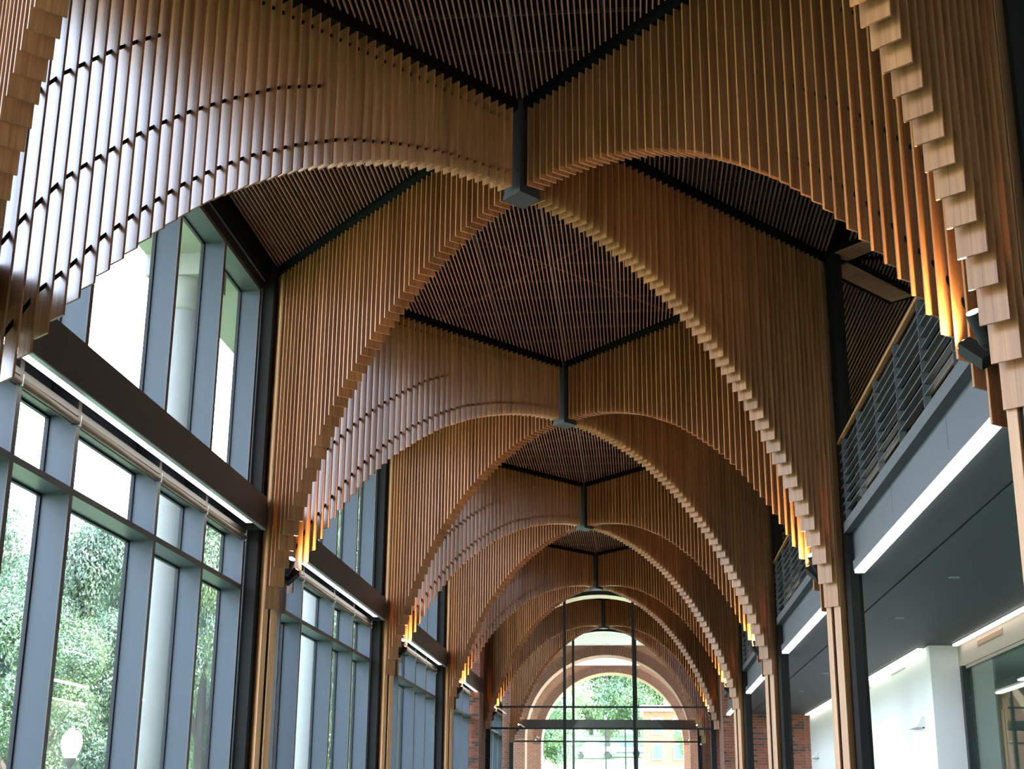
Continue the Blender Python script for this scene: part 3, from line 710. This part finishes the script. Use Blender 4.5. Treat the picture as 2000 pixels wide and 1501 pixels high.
def tree(x, y, z, r, zc, h, ci, label, group):
    t = empty('tree', (x, y, z)); tag(t, label, 'tree', group)
    MB().tube([(0,0,0),(0.1,0.05,zc*0.4),(0,0.1,zc*0.8),(0.1,0,zc)], [0.28,0.22,0.17,0.08], 10).build('trunk', M['bark'], t)
    MB().tube([(0,0.1,zc*0.6),(r*0.4,0.3,zc)], [0.12,0.05], 8).build('branch', M['bark'], t)
    MB().tube([(0,0.1,zc*0.55),(-r*0.4,-0.3,zc)], [0.12,0.05], 8).build('branch', M['bark'], t)
    f = place(CR[ci], 'foliage', t, (0,0,zc), random.uniform(0, 6.28)); f.scale = (r, r, h); f['kind'] = 'stuff'
    return t
LT = [(-20.5, 43.0, 10.8, 3.2, 0, 'broad tree filling the leftmost window pane'), (-18.0, 47.8, 10.3, 2.7, 2, 'tree behind the lamp post, second pane from the left'),
      (-26.5, 63.0, 12.6, 4.2, 0, 'pale tree deep behind between the two leftmost panes'), (-15.2, 36.6, 6.4, 2.3, 2, 'low bush-like tree low behind the first dark mullion'),
      (-15.0, 51.5, 13.0, 2.3, 1, 'yellow-green tree in the last pane of the first window bay'), (-24.0, 74.0, 15.0, 4.0, 0, 'tree mostly behind the nearest stone column outside'),
      (-32.0, 68.0, 14.6, 5.0, 0, 'far tree at the left rim of the leftmost pane'), (-32.0, 76.0, 14.6, 5.5, 1, 'far light tree right behind the lamp post'),
      (-33.0, 86.0, 16.6, 5.5, 0, 'far tree behind the second dark mullion'), (-17.0, 41.0, 7.6, 2.6, 1, 'short light tree left of the lamp post'),
      (-17.5, 45.5, 8.2, 2.5, 0, 'short dark tree right of the lamp post'), (-22.5, 58.0, 12.6, 3.4, 2, 'rounded tree at the right of the lamp post pane'), (-17.0, 48.6, 8.4, 2.0, 1, 'small pale tree by the right edge of the lamp post pane'),
      (-30.0, 97.0, 19.8, 5.5, 2, 'far tall tree beyond the last pane of the first window bay'),
      (-18.0, 63.0, 13.0, 2.8, 0, 'dark tree low in the last pane of the first window bay'),
      (-16.2, 71.0, 17.5, 2.7, 2, 'tall tree in the first pane of the second window bay'), (-23.0, 98.0, 22.5, 4.5, 0, 'very tall tree far beyond the second window bay'),
      (-16.5, 85.0, 21.0, 3.2, 1, 'tall light tree in the last panes of the second window bay'), (-20.0, 118.0, 27.0, 5.5, 2, 'tall tree beyond the third window bay')]
for x, y, zt, r, ci, lab in LT:
    h = (zt-1.2)/2
    tree(x, y, -0.05, r, zt-h, h, ci, lab, 'trees outside the left windows')
# hill, trees and a brick building seen through the far arch
hm = MB(); hz = lambda y: max(0.0, (y-76)*0.108)
ys = [76, 90, 105, 120, 135, 150, 170, 200, 240]
hv = [(x, y, hz(y)) for y in ys for x in (-90, 90)]
hm.add(hv + [(-90,76,-2),(90,76,-2),(90,240,-2),(-90,240,-2)], [(2*i, 2*i+1, 2*i+3, 2*i+2) for i in range(len(ys)-1)])
hill = hm.build('ground_hill', M['grass']); tag(hill, kind='structure')
FT = [(-7.5, 118, 4.6, 5.5, 5.5, 3), (-2.0, 150, 6.5, 9.0, 8.5, 3), (4.5, 155, 6.5, 9.5, 9.0, 4), (-10.0, 152, 7.0, 9.0, 9.0, 4), (11.0, 158, 7.0, 9.5, 9.0, 3), (-4.5, 175, 8.5, 12.0, 11.0, 4), (6.0, 178, 8.5, 13.0, 11.0, 0), (5.6, 104, 1.9, 4.2, 2.7, 3), (1.2, 172, 8.0, 12.0, 11.0, 4), (-16.0, 165, 8.0, 10.0, 9.0, 3)]
FL = ['bushy light green tree at the left inside the far arch', 'dark green tree at the middle of the far arch', 'light tree behind the brick building in the far arch', 'tree at the left rim of the far arch', 'tree at the right rim of the far arch',
      'tall light tree at the back left of the far arch', 'tall dark tree at the back right of the far arch', 'small tree in front of the far brick building', 'tall tree at the very top of the far arch view', 'tree hidden mostly by the left side of the far arch']
for (x, y, r, zc, h, ci), lab in zip(FT, FL): tree(x, y, hz(y)-0.05, r, zc, h, ci, lab, 'trees beyond the far arch')
b = empty('brick_building', (4.6, 128, hz(128)-0.3)); tag(b, 'red brick building with pale flat roof on the hill beyond the far arch', 'building')
MB().box(-2.9, 6, 0, 8, 0, 5.0).build('wall', M['brick_out'], b)
MB().box(-3.2, 6.3, -0.3, 8.3, 5.0, 5.5).build('roof', M['roof'], b)
MB().box(-1.0, 1.4, 2, 5, 5.5, 6.3).build('roof_box', M['roof'], b)
for i in range(4):
    for z in (0.8, 3.0):
        fo = MB().box(-2.2+i*1.9, -1.2+i*1.9, -0.06, 0.02, z, z+1.4).build('window', M['white'], b)
        MB().box(-2.1+i*1.9, -1.3+i*1.9, -0.08, -0.06, z+0.1, z+1.3).build('pane', M['pane_far'], fo)
def car(x, y, mat, lab):
    c = empty('car', (x, y, hz(y)), 0.0); tag(c, lab, 'car', 'parked cars beyond the far arch')
    MB().cbox(-2.1, 2.1, -0.85, 0.85, 0.35, 0.95, 0.12).build('body', mat, c)
    MB().add([(-1.3,-0.75,0.93),(1.2,-0.75,0.93),(1.2,0.75,0.93),(-1.3,0.75,0.93),(-0.8,-0.62,1.45),(0.6,-0.62,1.45),(0.6,0.62,1.45),(-0.8,0.62,1.45)],
             [(3,2,1,0),(4,5,6,7),(0,1,5,4),(1,2,6,5),(2,3,7,6),(3,0,4,7)]).build('cabin', M['pane_far'], c)
    MB().box(-0.78, 0.58, -0.6, 0.6, 1.45, 1.50).build('car_roof', mat, c)
    for wx in (-1.3, 1.3):
        for wy in (-0.8, 0.8): MB().tube([(wx, wy-0.1, 0.33), (wx, wy+0.1, 0.33)], 0.33, 14).build('wheel', M['tyre'], c)
car(-3.0, 136, M['car_silver'], 'silver car parked on the hill beyond the far arch')
car(-0.3, 138, M['car_blue'], 'pale blue car parked beside the silver one beyond the far arch')
for x, y, lab in ((0.2, 112, 'thin lamp post on the lawn beyond the far arch'), (-1.6, 124, 'thin lamp post near the parked cars beyond the far arch')):
    t = empty('street_lamp', (x, y, hz(y)-0.1)); tag(t, lab, 'street lamp', 'thin lamp posts beyond the far arch')
    MB().lathe([(0.07,0),(0.05,4.2)], 10).build('pole', M['iron'], t)
    MB().lathe([(0.05,4.2),(0.10,4.3),(0.10,4.42),(0.03,4.5)], 12).build('lamp_head', M['globe'], t)
